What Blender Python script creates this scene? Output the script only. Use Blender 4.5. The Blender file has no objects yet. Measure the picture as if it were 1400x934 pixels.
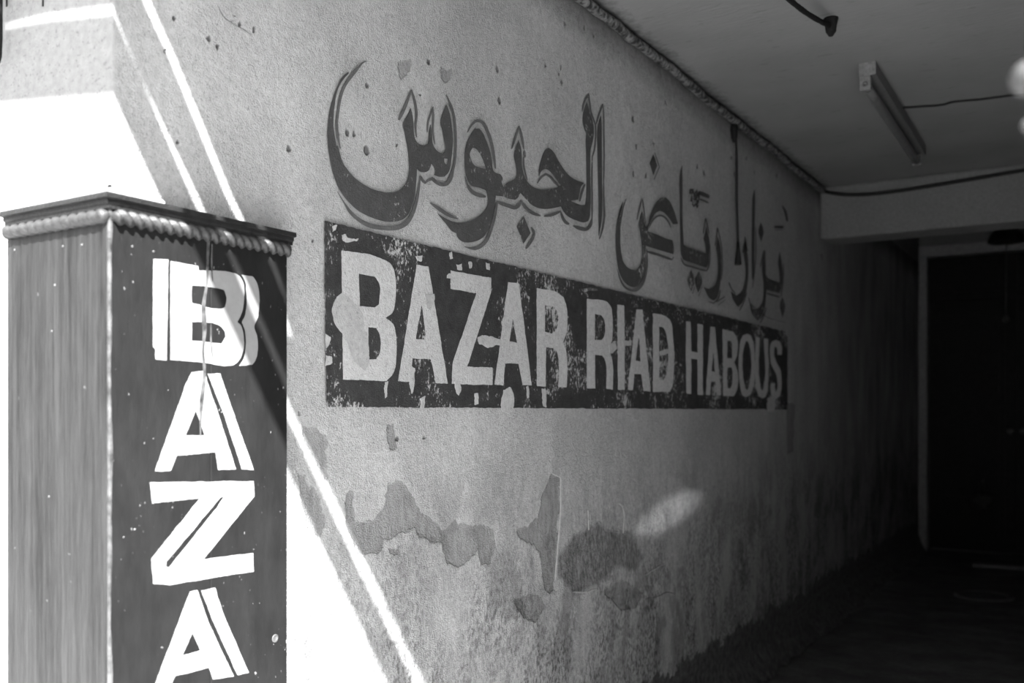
import bpy, bmesh, math, random
import numpy as np
from mathutils import Vector, Quaternion
from mathutils.geometry import tessellate_polygon

random.seed(7); rng = np.random.default_rng(7)
SC = bpy.context.scene
COL = SC.collection

# ------------------------------------------------------------------ camera
F = 1293.0                     # focal length in pixels of the 1400 px wide frame
HOR = 561.0                    # horizon row
TH = math.atan2(802.0, F)      # heading of the camera, left of the passage axis
DW = 1.5                       # distance of the camera from the long wall
EYE = 1.376
FWD = Vector((-math.sin(TH), math.cos(TH), 0)); RGT = Vector((math.cos(TH), math.sin(TH), 0))
CAMP = Vector((DW, 0, EYE))
cam = bpy.data.cameras.new('camera'); camo = bpy.data.objects.new('camera', cam); COL.objects.link(camo)
camo.location = CAMP; camo.rotation_euler = (math.pi/2, 0, TH)
cam.sensor_width = 36; cam.lens = 36*F/1400; cam.shift_y = (HOR-467)/1400
cam.clip_start = 0.02
cam.dof.use_dof = True; cam.dof.focus_distance = 2.45; cam.dof.aperture_fstop = 2.8
SC.camera = camo

# ------------------------------------------------------------------ light
world = bpy.data.worlds.new('sky'); SC.world = world; world.use_nodes = True
wb = world.node_tree.nodes['Background']; wb.inputs[0].default_value = (1, 1, 1, 1); wb.inputs[1].default_value = 0.21
SUNV = Vector((-1.1, 1.0, -1.48)).normalized()      # direction the sunlight travels
sl = bpy.data.lights.new('sun', 'SUN'); sl.energy = 2.0; sl.angle = math.radians(0.6)
so = bpy.data.objects.new('sun', sl); COL.objects.link(so); so.location = (3, -4, 7)
so.rotation_euler = SUNV.to_track_quat('-Z', 'Y').to_euler()
gl = bpy.data.lights.new('added_glint_spot', 'SPOT'); gl.energy = 145; gl.spot_size = math.radians(2.5); gl.spot_blend = 0.5; gl.shadow_soft_size = 0.02
go = bpy.data.objects.new('added_glint_spot', gl); COL.objects.link(go); go.location = (1.55, -2.5, 1.75)   # spot lamp added in the street, standing in for sunlight off unseen glass
go.rotation_euler = ((Vector((0.0, 3.64, 0.955))-go.location).to_track_quat('-Z', 'Y') @ Quaternion((0, 0, 1), math.radians(52))).to_euler()
go.scale = (1.0, 0.34, 1.0)
SC.view_settings.view_transform = 'Standard'; SC.view_settings.look = 'None'
SC.view_settings.gamma = 1.0; SC.view_settings.use_curve_mapping = False
SC.view_settings.exposure = 4.07

# ------------------------------------------------------------------ geometry helpers
def ray(px, py):
    return FWD + RGT*((px-700)/F) + Vector((0, 0, 1))*((HOR-py)/F)
def on_x(px, py, x=0.0):
    d = ray(px, py); return CAMP + d*((x-CAMP.x)/d.x)
def on_y(px, py, y):
    d = ray(px, py); return CAMP + d*((y-CAMP.y)/d.y)
def on_z(px, py, z):
    d = ray(px, py); return CAMP + d*((z-CAMP.z)/d.z)
def at_depth(px, py, dep): return CAMP + ray(px, py)*dep

def tag(o, label=None, cat=None, group=None, kind=None):
    if label: o['label'] = label
    if cat: o['category'] = cat
    if group: o['group'] = group
    if kind: o['kind'] = kind
    return o
def mesh_obj(name, verts, faces, mat, parent=None, smooth=False):
    me = bpy.data.meshes.new(name); me.from_pydata([tuple(v) for v in verts], [], faces); me.update()
    if smooth: me.polygons.foreach_set('use_smooth', [True]*len(me.polygons))
    o = bpy.data.objects.new(name, me); COL.objects.link(o)
    if mat: me.materials.append(mat)
    if parent: o.parent = parent
    return o
def bm_obj(name, bm, mat, parent=None, smooth=False):
    bmesh.ops.recalc_face_normals(bm, faces=bm.faces)
    me = bpy.data.meshes.new(name); bm.to_mesh(me); bm.free()
    if smooth: me.polygons.foreach_set('use_smooth', [True]*len(me.polygons))
    o = bpy.data.objects.new(name, me); COL.objects.link(o)
    if mat: me.materials.append(mat)
    if parent: o.parent = parent
    return o
def empty(name, loc=(0, 0, 0)):
    o = bpy.data.objects.new(name, None); COL.objects.link(o); o.location = (0, 0, 0)
    o.empty_display_size = 0.05
    return o
def add_box(bm, x0, x1, y0, y1, z0, z1, bev=0.0):
    vs = [bm.verts.new(p) for p in ((x0,y0,z0),(x1,y0,z0),(x1,y1,z0),(x0,y1,z0),(x0,y0,z1),(x1,y0,z1),(x1,y1,z1),(x0,y1,z1))]
    fs = [bm.faces.new([vs[i] for i in f]) for f in ((0,3,2,1),(4,5,6,7),(0,1,5,4),(1,2,6,5),(2,3,7,6),(3,0,4,7))]
    if bev > 0:
        es = list({e for f in fs for e in f.edges})
        bmesh.ops.bevel(bm, geom=es, offset=bev, segments=2, affect='EDGES', profile=0.5)
def box(name, x0, x1, y0, y1, z0, z1, mat, parent=None, bev=0.0):
    bm = bmesh.new(); add_box(bm, x0, x1, y0, y1, z0, z1, bev); return bm_obj(name, bm, mat, parent)
def tube_bm(bm, pts, r, n=8, cap=True):
    """tube along pts; r is a number or a list"""
    pts = [Vector(p) for p in pts]; rings = []
    up = Vector((0.31, 0.2, 0.93)).normalized()
    for i, p in enumerate(pts):
        t = (pts[min(i+1, len(pts)-1)] - pts[max(i-1, 0)]).normalized()
        a = t.cross(up)
        if a.length < 1e-4: a = t.cross(Vector((1, 0, 0)))
        a.normalize(); b = t.cross(a)
        rr = r[i] if isinstance(r, (list, tuple)) else r
        rings.append([bm.verts.new(p + (a*math.cos(2*math.pi*k/n) + b*math.sin(2*math.pi*k/n))*rr) for k in range(n)])
    for i in range(len(rings)-1):
        for k in range(n):
            bm.faces.new((rings[i][k], rings[i][(k+1) % n], rings[i+1][(k+1) % n], rings[i+1][k]))
    if cap:
        bm.faces.new(rings[0][::-1]); bm.faces.new(rings[-1])
def tube(name, pts, r, mat, parent=None, n=8):
    bm = bmesh.new(); tube_bm(bm, pts, r, n); return bm_obj(name, bm, mat, parent, True)
def lathe(name, prof, axis_p, axis_d, mat, parent=None, n=20):
    """prof: (radius, distance along axis)"""
    bm = bmesh.new(); d = Vector(axis_d).normalized(); a = d.orthogonal().normalized(); b = d.cross(a); p0 = Vector(axis_p)
    rings = [[bm.verts.new(p0 + d*h + (a*math.cos(2*math.pi*k/n)+b*math.sin(2*math.pi*k/n))*max(r, 1e-5)) for k in range(n)] for r, h in prof]
    for i in range(len(rings)-1):
        for k in range(n):
            bm.faces.new((rings[i][k], rings[i][(k+1) % n], rings[i+1][(k+1) % n], rings[i+1][k]))
    bm.faces.new(rings[0][::-1]); bm.faces.new(rings[-1])
    return bm_obj(name, bm, mat, parent, True)

def smooth_poly(pts, closed=True, sub=5, corner=38):
    """Catmull-Rom through the points, sharp turns stay sharp"""
    n = len(pts); P = [np.array(p, float) for p in pts]; out = []
    def tang(i):
        if not closed and (i == 0 or i == n-1): return None
        a = P[i]-P[i-1]; b = P[(i+1) % n]-P[i]
        la, lb = np.linalg.norm(a), np.linalg.norm(b)
        if la < 1e-9 or lb < 1e-9: return None
        c = np.clip(np.dot(a, b)/(la*lb), -1, 1)
        if math.degrees(math.acos(c)) > corner: return None
        t = a/la+b/lb; return t/np.linalg.norm(t)
    T = [tang(i) for i in range(n)]
    for i in range(n if closed else n-1):
        j = (i+1) % n; L = np.linalg.norm(P[j]-P[i])
        if T[i] is None and T[j] is None:
            out.append(P[i]); continue
        chord = (P[j]-P[i])/max(L, 1e-9)
        t0 = (T[i] if T[i] is not None else chord)*L; t1 = (T[j] if T[j] is not None else chord)*L
        for k in range(sub):
            u = k/sub
            out.append((2*u**3-3*u*u+1)*P[i]+(u**3-2*u*u+u)*t0+(-2*u**3+3*u*u)*P[j]+(u**3-u*u)*t1)
    if not closed: out.append(P[-1])
    return [tuple(p) for p in out]
def stroke_poly(pts, w, taper=(0.5, 0.5)):
    """outline of a brush stroke along pts; w number or list"""
    c = smooth_poly(pts, closed=False, sub=4, corner=60); n = len(c); P = [np.array(p) for p in c]
    seg = np.cumsum([0]+[np.linalg.norm(P[i+1]-P[i]) for i in range(n-1)]); seg /= seg[-1]
    L, R = [], []
    for i in range(n):
        a = P[min(i+1, n-1)]-P[max(i-1, 0)]; a /= max(np.linalg.norm(a), 1e-9); nn = np.array((-a[1], a[0]))
        if 0 < i < n-1:
            b0 = P[i]-P[i-1]; b1 = P[i+1]-P[i]; b0 /= np.linalg.norm(b0); b1 /= np.linalg.norm(b1)
            ch = max(0.45, math.sqrt(max(0, (1+np.dot(b0, b1))/2)))
        else: ch = 1.0
        ww = np.interp(seg[i], np.linspace(0, 1, len(w)), w) if isinstance(w, (list, tuple)) else w
        e = min(1.0, taper[0]+(1-taper[0])*seg[i]/0.15, taper[1]+(1-taper[1])*(1-seg[i])/0.15)
        L.append(tuple(P[i]+nn*ww*e/2/ch)); R.append(tuple(P[i]-nn*ww*e/2/ch))
    return L+R[::-1]

def paint_mesh(name, polys, mat, parent, x, lift, label=None):
    """polys: list of (outer, [holes]) in picture coordinates, laid on the plane x as a paint film of real thickness"""
    V, Fc = [], []
    for outer, holes in polys:
        loops = [outer]+list(holes)
        w = [[Vector(((q := on_x(p[0], p[1], x)).y, q.z, 0)) for p in lp] for lp in loops]
        tris = tessellate_polygon(w); base = len(V); flat = [v for lp in w for v in lp]
        V += [(x+lift, v.x, v.y) for v in flat]
        for t in tris:
            a, b, c = (flat[i] for i in t)
            if (b-a).cross(c-a).z < 0: t = t[::-1]
            Fc.append(tuple(base+i for i in t))
        bb = len(V); V += [(x+0.0001, v.x, v.y) for v in flat]; off = 0
        for lp in w:
            m = len(lp)
            for i in range(m):
                j = (i+1) % m; Fc.append((base+off+i, base+off+j, bb+off+j, bb+off+i))
            off += m
    o = mesh_obj(name, V, Fc, mat, parent)
    if label: o['label'] = label
    return o

# ------------------------------------------------------------------ materials (all greys: the place is seen in black and white)
class NT:
    def __init__(s, name, rough=0.85, spec=0.25):
        s.m = bpy.data.materials.new(name); s.m.use_nodes = True; s.t = s.m.node_tree; s.N = s.t.nodes; s.L = s.t.links
        s.b = s.N['Principled BSDF']; s.b.inputs['Roughness'].default_value = rough
        s.b.inputs['Specular IOR Level'].default_value = spec
        s.pos = s.N.new('ShaderNodeNewGeometry').outputs['Position']
    def lk(s, a, b): s.L.new(a, b)
    def val(s, sock, v):
        if isinstance(v, (int, float)): sock.default_value = v
        else: s.lk(v, sock)
    def math(s, op, a, b=0.0, c=None, clamp=False):
        n = s.N.new('ShaderNodeMath'); n.operation = op; n.use_clamp = clamp
        s.val(n.inputs[0], a); s.val(n.inputs[1], b)
        if c is not None: s.val(n.inputs[2], c)
        return n.outputs[0]
    def noise(s, scale, detail=4, rough=0.55, stretch=(1, 1, 1), dist=0.0, off=0.0):
        mp = s.N.new('ShaderNodeMapping'); mp.inputs['Scale'].default_value = stretch; mp.inputs['Location'].default_value = (off, off*1.7, off*0.6)
        s.lk(s.pos, mp.inputs[0]); n = s.N.new('ShaderNodeTexNoise'); n.inputs['Scale'].default_value = scale
        n.inputs['Detail'].default_value = detail; n.inputs['Roughness'].default_value = rough; n.inputs['Distortion'].default_value = dist
        s.lk(mp.outputs[0], n.inputs['Vector']); return n.outputs['Fac']
    def ramp(s, v, a, b, lo=0.0, hi=1.0):
        n = s.N.new('ShaderNodeMapRange'); n.clamp = True; s.val(n.inputs[0], v)
        for i, q in enumerate((a, b, lo, hi)): s.val(n.inputs[1+i], q)
        return n.outputs[0]
    def mix(s, f, a, b):      # float mix a..b
        n = s.N.new('ShaderNodeMix'); n.data_type = 'FLOAT'; s.val(n.inputs[0], f); s.val(n.inputs[2], a); s.val(n.inputs[3], b); return n.outputs[0]
    def attr(s, name):
        n = s.N.new('ShaderNodeAttribute'); n.attribute_name = name; return n.outputs['Fac']
    def xyz(s):
        n = s.N.new('ShaderNodeSeparateXYZ'); s.lk(s.pos, n.inputs[0]); return n.outputs
    def grey(s, v):
        n = s.N.new('ShaderNodeCombineColor'); [s.val(n.inputs[i], v) for i in range(3)]
        s.lk(n.outputs[0], s.b.inputs['Base Color'])
    def bump(s, h, dist=0.002, strength=1.0):
        n = s.N.new('ShaderNodeBump'); n.inputs['Distance'].default_value = dist; n.inputs['Strength'].default_value = strength
        s.lk(h, n.inputs['Height']); s.lk(n.outputs[0], s.b.inputs['Normal'])

def plaster_relief(n):
    g = n.noise(330, 2, 0.6); m = n.noise(120, 3, 0.65, off=3.0); c = n.noise(16, 4, 0.55, off=5.0)
    z = n.ramp(n.noise(4, 3, 0.5, off=51.0), 0.35, 0.65, 0.45, 1.0)
    h = n.math('ADD', n.math('MULTIPLY', n.math('ADD', n.math('MULTIPLY', g, 0.9), n.math('MULTIPLY', m, 0.8)), z), n.math('MULTIPLY', c, 0.9))
    return h
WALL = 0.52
def plaster_tone(n, base=WALL):
    big = n.ramp(n.noise(1.7, 4, 0.55, off=1.0), 0.3, 0.7, 0.86, 1.06)
    fine = n.ramp(n.noise(60, 6, 0.75, off=9.0), 0.28, 0.72, 0.78, 1.14)
    pock = n.ramp(n.noise(150, 2, 0.5, off=2.0), 0.30, 0.38, 0.72, 1.0)
    return n.math('MULTIPLY', n.math('MULTIPLY', n.math('MULTIPLY', big, fine), pock), base)

def mat_wall():
    n = NT('weathered_plaster', 0.9, 0.15); _, y, z = n.xyz()
    col = plaster_tone(n)
    edge = n.math('ADD', n.math('MULTIPLY', n.math('SUBTRACT', n.noise(18, 6, 0.66, off=4.0), 0.5), 0.048),
                  n.math('MULTIPLY', n.math('SUBTRACT', n.noise(90, 3, 0.6, off=6.0), 0.5), 0.010))
    # peeled patches: darker undercoat
    pm = n.ramp(n.math('ADD', n.attr('peel'), edge), -0.0015, 0.0015)
    pcol = n.ramp(n.noise(45, 5, 0.7, stretch=(1, 1.6, 0.5), off=8.0), 0.3, 0.7, WALL*0.50, WALL*0.74)
    col = n.mix(pm, col, pcol)
    # dark rough patch
    rm = n.ramp(n.math('ADD', n.attr('rough'), edge), -0.012, 0.012)
    rcol = n.ramp(n.noise(70, 5, 0.75, stretch=(1, 1.5, 0.5), off=11.0), 0.38, 0.62, WALL*0.28, WALL*0.74)
    col = n.mix(rm, col, rcol)
    # vertical rain streaks on the lower wall
    low = n.ramp(z, 0.35, 1.45, 1.0, 0.0)
    st = n.ramp(n.noise(9, 6, 0.7, stretch=(1, 1.7, 0.6), off=13.0, dist=0.9), 0.44, 0.66, 0.0, 0.45)
    col = n.math('MULTIPLY', col, n.math('SUBTRACT', 1.0, n.math('MULTIPLY', st, low)))
    # mildew specks near the floor
    sm = n.math('MULTIPLY', n.ramp(n.noise(3.0, 3, 0.5, stretch=(1, 1.5, 0.7), off=17.0), 0.38, 0.56), n.ramp(z, 0.55, 1.2, 1.0, 0.0))
    sp = n.ramp(n.noise(75, 4, 0.7, stretch=(1, 1.3, 0.7), off=19.0), 0.49, 0.57)
    col = n.math('MULTIPLY', col, n.math('SUBTRACT', 1.0, n.math('MULTIPLY', n.math('MULTIPLY', sm, sp), 0.7)))
    # mottled tone, darker deeper inside the passage
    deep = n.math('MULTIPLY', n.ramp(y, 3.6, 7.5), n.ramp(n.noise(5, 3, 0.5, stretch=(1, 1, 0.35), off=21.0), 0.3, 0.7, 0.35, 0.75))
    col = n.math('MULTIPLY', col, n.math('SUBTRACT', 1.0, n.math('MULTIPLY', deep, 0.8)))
    # soot along the conduit
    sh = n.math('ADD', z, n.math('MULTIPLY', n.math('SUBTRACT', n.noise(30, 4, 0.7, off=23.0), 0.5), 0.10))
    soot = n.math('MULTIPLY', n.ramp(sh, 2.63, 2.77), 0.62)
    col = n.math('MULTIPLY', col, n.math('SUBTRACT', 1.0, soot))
    # blotches of damp
    dp = n.math('MULTIPLY', n.ramp(n.noise(5.5, 6, 0.66, stretch=(1, 1.2, 0.8), off=61.0, dist=0.4), 0.50, 0.585, 0.0, 0.34), n.ramp(z, 0.75, 1.35, 1.0, 0.0))
    col = n.math('MULTIPLY', col, n.math('SUBTRACT', 1.0, dp))
    # dark flaking dado
    dz = n.math('ADD', z, n.math('MULTIPLY', n.math('SUBTRACT', n.noise(8, 6, 0.70, stretch=(1, 1, 0.5), off=27.0), 0.5), 0.30))
    dm = n.math('MULTIPLY', n.ramp(dz, 0.300, 0.306, 1.0, 0.0), n.ramp(y, 2.6, 2.9))
    dcol = n.ramp(n.noise(30, 5, 0.7, off=29.0), 0.3, 0.75, 0.05, 0.19)
    col = n.mix(dm, col, dcol)
    # knocks and plug holes
    pit = n.ramp(n.attr('pit'), 0.25, 0.55); col = n.mix(pit, col, 0.17)
    n.grey(col)
    h = plaster_relief(n)
    h = n.math('SUBTRACT', h, n.math('MULTIPLY', pm, 0.55))
    h = n.math('ADD', h, n.math('MULTIPLY', rm, n.noise(80, 4, 0.7, off=31.0)))
    h = n.math('SUBTRACT', h, n.math('MULTIPLY', pit, 1.6))
    n.bump(h, 0.0070, 1.0)
    return n.m
def mat_plaster(name, base=WALL, rough=0.9, dist=0.003):
    n = NT(name, rough, 0.15); n.grey(plaster_tone(n, base)); n.bump(plaster_relief(n), dist); return n.m
def mat_sign(name, dark, wear, mottling=0.35):
    """paint film: dark paint rubbed through to the plaster in specks"""
    n = NT(name, 0.75, 0.3)
    d = n.ramp(n.noise(26, 5, 0.65, off=33.0), 0.25, 0.8, dark*(1-mottling), dark*(1+mottling*1.6))
    zone = n.ramp(n.noise(3.3, 4, 0.6, off=37.0), 0.36, 0.68, 0.0, wear)
    sp = n.noise(105, 5, 0.78, stretch=(1, 1, 0.6), off=39.0)
    blot = n.noise(22, 6, 0.7, off=41.0)
    th = n.math('ADD', n.math('MULTIPLY', sp, 0.62), n.math('MULTIPLY', blot, 0.38))
    k = n.ramp(n.math('ADD', th, zone), 0.66, 0.70)
    n.grey(n.mix(k, d, plaster_tone(n))); n.bump(plaster_relief(n), 0.0036); return n.m
def mat_plain(name, v, rough=0.6, spec=0.4, nscale=30, amt=0.25, metal=0.0, bumpd=0.0, a=0.25, b=0.75):
    n = NT(name, rough, spec); n.grey(n.ramp(n.noise(nscale, 5, 0.6), a, b, v*(1-amt), v*(1+amt)))
    n.b.inputs['Metallic'].default_value = metal
    if bumpd: n.bump(n.noise(nscale*3, 4, 0.6), bumpd)
    return n.m
def mat_wood_weathered():
    n = NT('weathered_grey_wood', 0.55, 0.4)
    g = n.noise(34, 6, 0.68, stretch=(1.6, 1.6, 0.05)); f = n.noise(120, 4, 0.7, stretch=(1, 1, 0.12), off=2.0)
    b = n.noise(7, 4, 0.6, stretch=(1.5, 1.5, 0.45), off=5.0)
    v = n.math('ADD', n.math('MULTIPLY', g, 0.5), n.math('ADD', n.math('MULTIPLY', f, 0.25), n.math('MULTIPLY', b, 0.25)))
    c = n.ramp(v, 0.41, 0.60, 0.004, 0.031)
    fl = n.ramp(n.noise(42, 3, 0.5, off=9.0), 0.71, 0.75); c = n.mix(fl, c, 0.10)
    n.grey(c); n.bump(v, 0.003); return n.m
def mat_casing_paint():
    n = NT('dark_casing_paint', 0.6, 0.2)
    c = n.ramp(n.noise(18, 5, 0.6, stretch=(1, 1, 0.5)), 0.3, 0.75, 0.008, 0.015)
    sc = n.ramp(n.noise(50, 3, 0.6, off=3.0), 0.715, 0.76); c = n.mix(n.math('MULTIPLY', sc, 0.7), c, 0.4)
    sc2 = n.ramp(n.noise(130, 2, 0.5, stretch=(1, 1, 0.5), off=13.0), 0.73, 0.77); c = n.mix(n.math('MULTIPLY', sc2, 0.45), c, 0.35)
    n.grey(c); n.bump(n.noise(60, 4, 0.6, stretch=(1, 1, 0.3), off=6.0), 0.0012); return n.m
def mat_letter_white():
    n = NT('white_letter_paint', 0.55, 0.3)
    c = n.ramp(n.noise(30, 5, 0.6), 0.3, 0.75, 0.235, 0.285)
    n.grey(c); n.bump(n.noise(90, 4, 0.6, stretch=(1, 1, 0.5), off=6.0), 0.001); return n.m
def mat_ceiling():
    n = NT('ceiling_limewash', 0.9, 0.1); x, y, z = n.xyz()
    c = n.ramp(n.noise(2.2, 5, 0.55), 0.3, 0.7, 0.22, 0.265)
    sp = n.ramp(n.noise(16, 4, 0.55, stretch=(0.6, 1.6, 1), off=4.0), 0.63, 0.68); c = n.mix(n.math('MULTIPLY', sp, 0.28), c, 0.12)
    # mould creeping out of the wall joint
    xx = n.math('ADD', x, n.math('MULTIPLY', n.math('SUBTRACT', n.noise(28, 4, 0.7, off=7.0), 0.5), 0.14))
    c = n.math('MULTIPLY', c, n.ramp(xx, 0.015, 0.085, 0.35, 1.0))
    n.grey(c); n.bump(n.noise(40, 4, 0.6, stretch=(0.5, 2, 1)), 0.002); return n.m
def mat_floor():
    n = NT('worn_cement_floor', 0.8, 0.3)
    c = n.ramp(n.noise(3, 6, 0.6, stretch=(1, 1.6, 1)), 0.3, 0.72, 0.07, 0.17)
    s2 = n.ramp(n.noise(25, 5, 0.7, off=5.0), 0.3, 0.7, 0.75, 1.15); c = n.math('MULTIPLY', c, s2)
    n.grey(c); n.bump(n.noise(30, 5, 0.65), 0.006); return n.m

M_WALL = mat_wall()
M_PLAS = mat_plaster('facade_plaster', 0.41, dist=0.0008)
M_FILL = mat_plaster('filler_plaster', WALL*0.86, dist=0.0015)
M_FILL2 = mat_plaster('bare_plaster_chip', WALL*0.97, dist=0.002)
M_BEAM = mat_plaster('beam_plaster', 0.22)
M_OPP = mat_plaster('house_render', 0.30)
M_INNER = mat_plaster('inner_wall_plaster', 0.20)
M_PANEL = mat_sign('sign_black_paint', 0.036, 0.20, 0.4)
M_ARAB = mat_sign('arabic_grey_paint', 0.066, 0.145, 0.25)
M_ARAB2 = mat_sign('arabic_outline_paint', 0.105, 0.10, 0.25)
M_LET = mat_plaster('sign_letter_paint', WALL*1.08, dist=0.0036)
M_WOOD = mat_wood_weathered(); M_CASE = mat_casing_paint(); M_WHITE = mat_letter_white()
M_BEAD = mat_plain('worn_edge_paint', 0.075, 0.6, 0.3, 38, 0.9, bumpd=0.002)
M_NAIL = mat_plain('nail_head', 0.10, 0.6, 0.3, 90, 0.7)
M_MOULD = mat_plain('dark_moulding', 0.014, 0.5, 0.4, 60, 0.5, bumpd=0.002)
M_ROPE = mat_plain('painted_rope_moulding', 0.042, 0.5, 0.4, 90, 0.5, bumpd=0.001)
M_CEIL = mat_ceiling(); M_FLOOR = mat_floor()
M_STREET = mat_plain('street_paving', 0.55, 0.9, 0.1, 8, 0.3)
M_PIPE = mat_plain('painted_conduit', 0.13, 0.7, 0.3, 45, 0.85, bumpd=0.004, a=0.40, b=0.62)
M_CAP = mat_plain('lamp_end_enamel', 0.20, 0.6, 0.3, 60, 0.4)
M_BLACK = mat_plain('black_cable', 0.015, 0.6, 0.3, 80, 0.3)
M_RUST = mat_plain('black_twisted_iron', 0.012, 0.8, 0.2, 90, 0.4, bumpd=0.002)
M_BATTEN = mat_plain('dusty_enamel', 0.13, 0.5, 0.4, 60, 0.35)
M_TUBE = mat_plain('dead_tube_glass', 0.13, 0.35, 0.5, 20, 0.2)
M_DOOR = mat_plain('black_door_wood', 0.010, 0.6, 0.2, 25, 0.5, bumpd=0.001)
M_FRAME = mat_plain('door_frame_paint', 0.30, 0.7, 0.3, 20, 0.25)
M_METAL = mat_plain('grey_metal', 0.10, 0.5, 0.5, 50, 0.3)
M_PALE = mat_plain('pale_bead', 0.065, 0.6, 0.3, 20, 0.1)
M_AWN = mat_plain('awning_sheet', 0.20, 0.6, 0.3, 20, 0.3)
M_BAG = mat_plain('dark_bag', 0.05, 0.8, 0.2, 20, 0.3)
M_PLANK = mat_plain('dusty_plank', 0.20, 0.8, 0.2, 12, 0.3)

# ------------------------------------------------------------------ the setting
YC = on_x(154.5, 300).y        # corner of the long wall and the street front
ZC = EYE + 0.94*DW             # ceiling
YB = on_x(1121, 300).y         # face of the beam
ZBB = EYE + 0.72*DW            # underside of the beam
YD = on_x(1257, 500).y         # far wall with the door
XR = 2.35                      # opposite wall
ZC2 = 3.35                     # higher ceiling behind the beam

def zig(bands):
    out = []
    for a, b, st in bands: out += list(np.arange(a, b-1e-6, st))
    return np.array(out+[bands[-1][1]])
ys = zig([(YC, 3.2, 0.0065), (3.2, 6.2, 0.013), (6.2, YD+0.15, 0.03)]); zs = zig([(0.0, 0.4, 0.010), (0.4, 2.3, 0.0070), (2.3, 2.83, 0.010)])
GY, GZ = np.meshgrid(ys, zs, indexing='ij')
def sdf(poly):      # positive inside, metres
    P = np.array(poly); inside = np.zeros(GY.shape, bool); d = np.full(GY.shape, 9.0); m = len(P)
    mn = P.min(0)-0.12; mx = P.max(0)+0.12
    iy = np.where((ys > mn[0]) & (ys < mx[0]))[0]; iz = np.where((zs > mn[1]) & (zs < mx[1]))[0]
    if len(iy) == 0 or len(iz) == 0: return np.full(GY.shape, -0.12)
    s = np.s_[iy[0]:iy[-1]+1, iz[0]:iz[-1]+1]; y, z = GY[s], GZ[s]; ins = np.zeros(y.shape, bool); dd = np.full(y.shape, 9.0)
    for i in range(m):
        a, b = P[i], P[(i+1) % m]; e = b-a
        t = np.clip(((y-a[0])*e[0]+(z-a[1])*e[1])/max(e@e, 1e-12), 0, 1)
        dd = np.minimum(dd, np.hypot(y-a[0]-t*e[0], z-a[1]-t*e[1]))
        c = ((a[1] > z) != (b[1] > z)); xi = (b[0]-a[0])*(z-a[1])/((b[1]-a[1]) if abs(b[1]-a[1]) > 1e-9 else 1e-9)+a[0]
        ins ^= c & (y < xi)
    r = np.full(GY.shape, -0.12); r[s] = np.maximum(-0.12, np.where(ins, dd, -dd)); return r
def wpoly(pts): return [((q := on_x(a, b)).y, q.z) for a, b in pts]
def crop(x0, y0, s): return lambda pts: [(x0+a*s, y0+b*s) for a, b in pts]
C5 = crop(360, 540, .42194); C6 = crop(700, 540, .42169)
peel_polys = [
 C5([(275,420),(280,320),(300,310),(305,410),(360,410),(400,360),(415,290),(435,280),(470,295),(500,340),(525,395),(570,410),(590,435),(630,405),(660,425),(720,420),(750,440),(755,490),(735,550),(710,550),(700,500),(660,535),(635,560),(600,545),(585,480),(540,470),(510,460),(495,435),(440,450),(400,470),(395,500),(330,515),(300,490)]),
 C5([(130,110),(170,105),(210,130),(212,275),(190,250),(165,215),(140,170)]),
 C5([(120,255),(150,280),(190,330),(205,400),(200,485),(150,420),(130,330)]),
 C5([(410,500),(450,490),(450,520),(430,530)]),
 C5([(405,90),(435,85),(440,170),(415,180)]),
 C6([(130,260),(160,265),(155,400),(140,610),(150,640),(110,640),(100,560),(95,510),(60,480),(30,470),(20,440),(60,420),(90,400),(100,330)]),
 C6([(0,660),(40,720),(80,735),(110,690),(100,650),(60,650)]),
 C6([(300,640),(360,600),(430,640),(410,690),(360,700)]),
 C6([(895,25),(920,30),(915,180),(895,190)]),
 [(545,85),(565,80),(560,105),(550,110)], [(605,95),(622,92),(618,112),(607,110)]]
rough_polys = [C6([(150,590),(150,530),(200,460),(280,420),(340,450),(380,440),(430,530),(400,570),(340,560),(300,600),(210,655),(180,620)])]
peel = np.maximum.reduce([sdf(wpoly(p)) for p in peel_polys]); roughp = np.maximum.reduce([sdf(wpoly(p)) for p in rough_polys])
pits = [(242,25,4),(288,52,5),(300,64,4),(397,203,6),(246,193,4),(287,197,3),(230,70,4),(477,181,6),(486,183,5),(503,205,8),(545,198,3),(540,168,2),
 (504,116,5),(588,84,5),(576,129,3),(682,94,6),(685,137,6),(748,88,4),(769,92,4),(770,112,5),(766,101,3),(867,163,6),(871,200,5),(868,237,5),(895,196,4),
 (885,240,4),(955,227,4),(964,236,5),(912,140,4),(801,38,4),(813,48,4),(774,32,4),(719,210,6),(1002,215,4),(1006,238,5),(1022,216,4),(1033,235,4),(1063,240,5),
 (412,565,4),(546,600,5),(582,598,4),(1125,350,6),(1090,240,4),(640,44,3),(350,40,4),(330,32,4),(322,20,3),(430,330,3)]
pit = np.zeros(GY.shape)
for a, b, r in pits:
    q = on_x(a, b); rr = r*(q-CAMP).length/F*0.52
    pit = np.maximum(pit, np.clip(1.15-np.hypot((GY-q.y)*1.1, (GZ-q.z)*0.85)/rr*0.6, 0, 1))
def vnoise(sy, sz, seed):   # smooth value noise on the grid
    r = np.random.default_rng(seed); n = 64; T = r.random((n, n)); u = GY*sy; v = GZ*sz
    i = np.floor(u).astype(int); j = np.floor(v).astype(int); fu = u-i; fv = v-j; fu = fu*fu*(3-2*fu); fv = fv*fv*(3-2*fv)
    g = lambda a, b: T[a % n, b % n]
    return (g(i,j)*(1-fu)+g(i+1,j)*fu)*(1-fv)+(g(i,j+1)*(1-fu)+g(i+1,j+1)*fu)*fv
und = (vnoise(3, 3, 1)*0.6+vnoise(9, 9, 2)*0.3+vnoise(26, 26, 3)*0.1)
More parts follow.
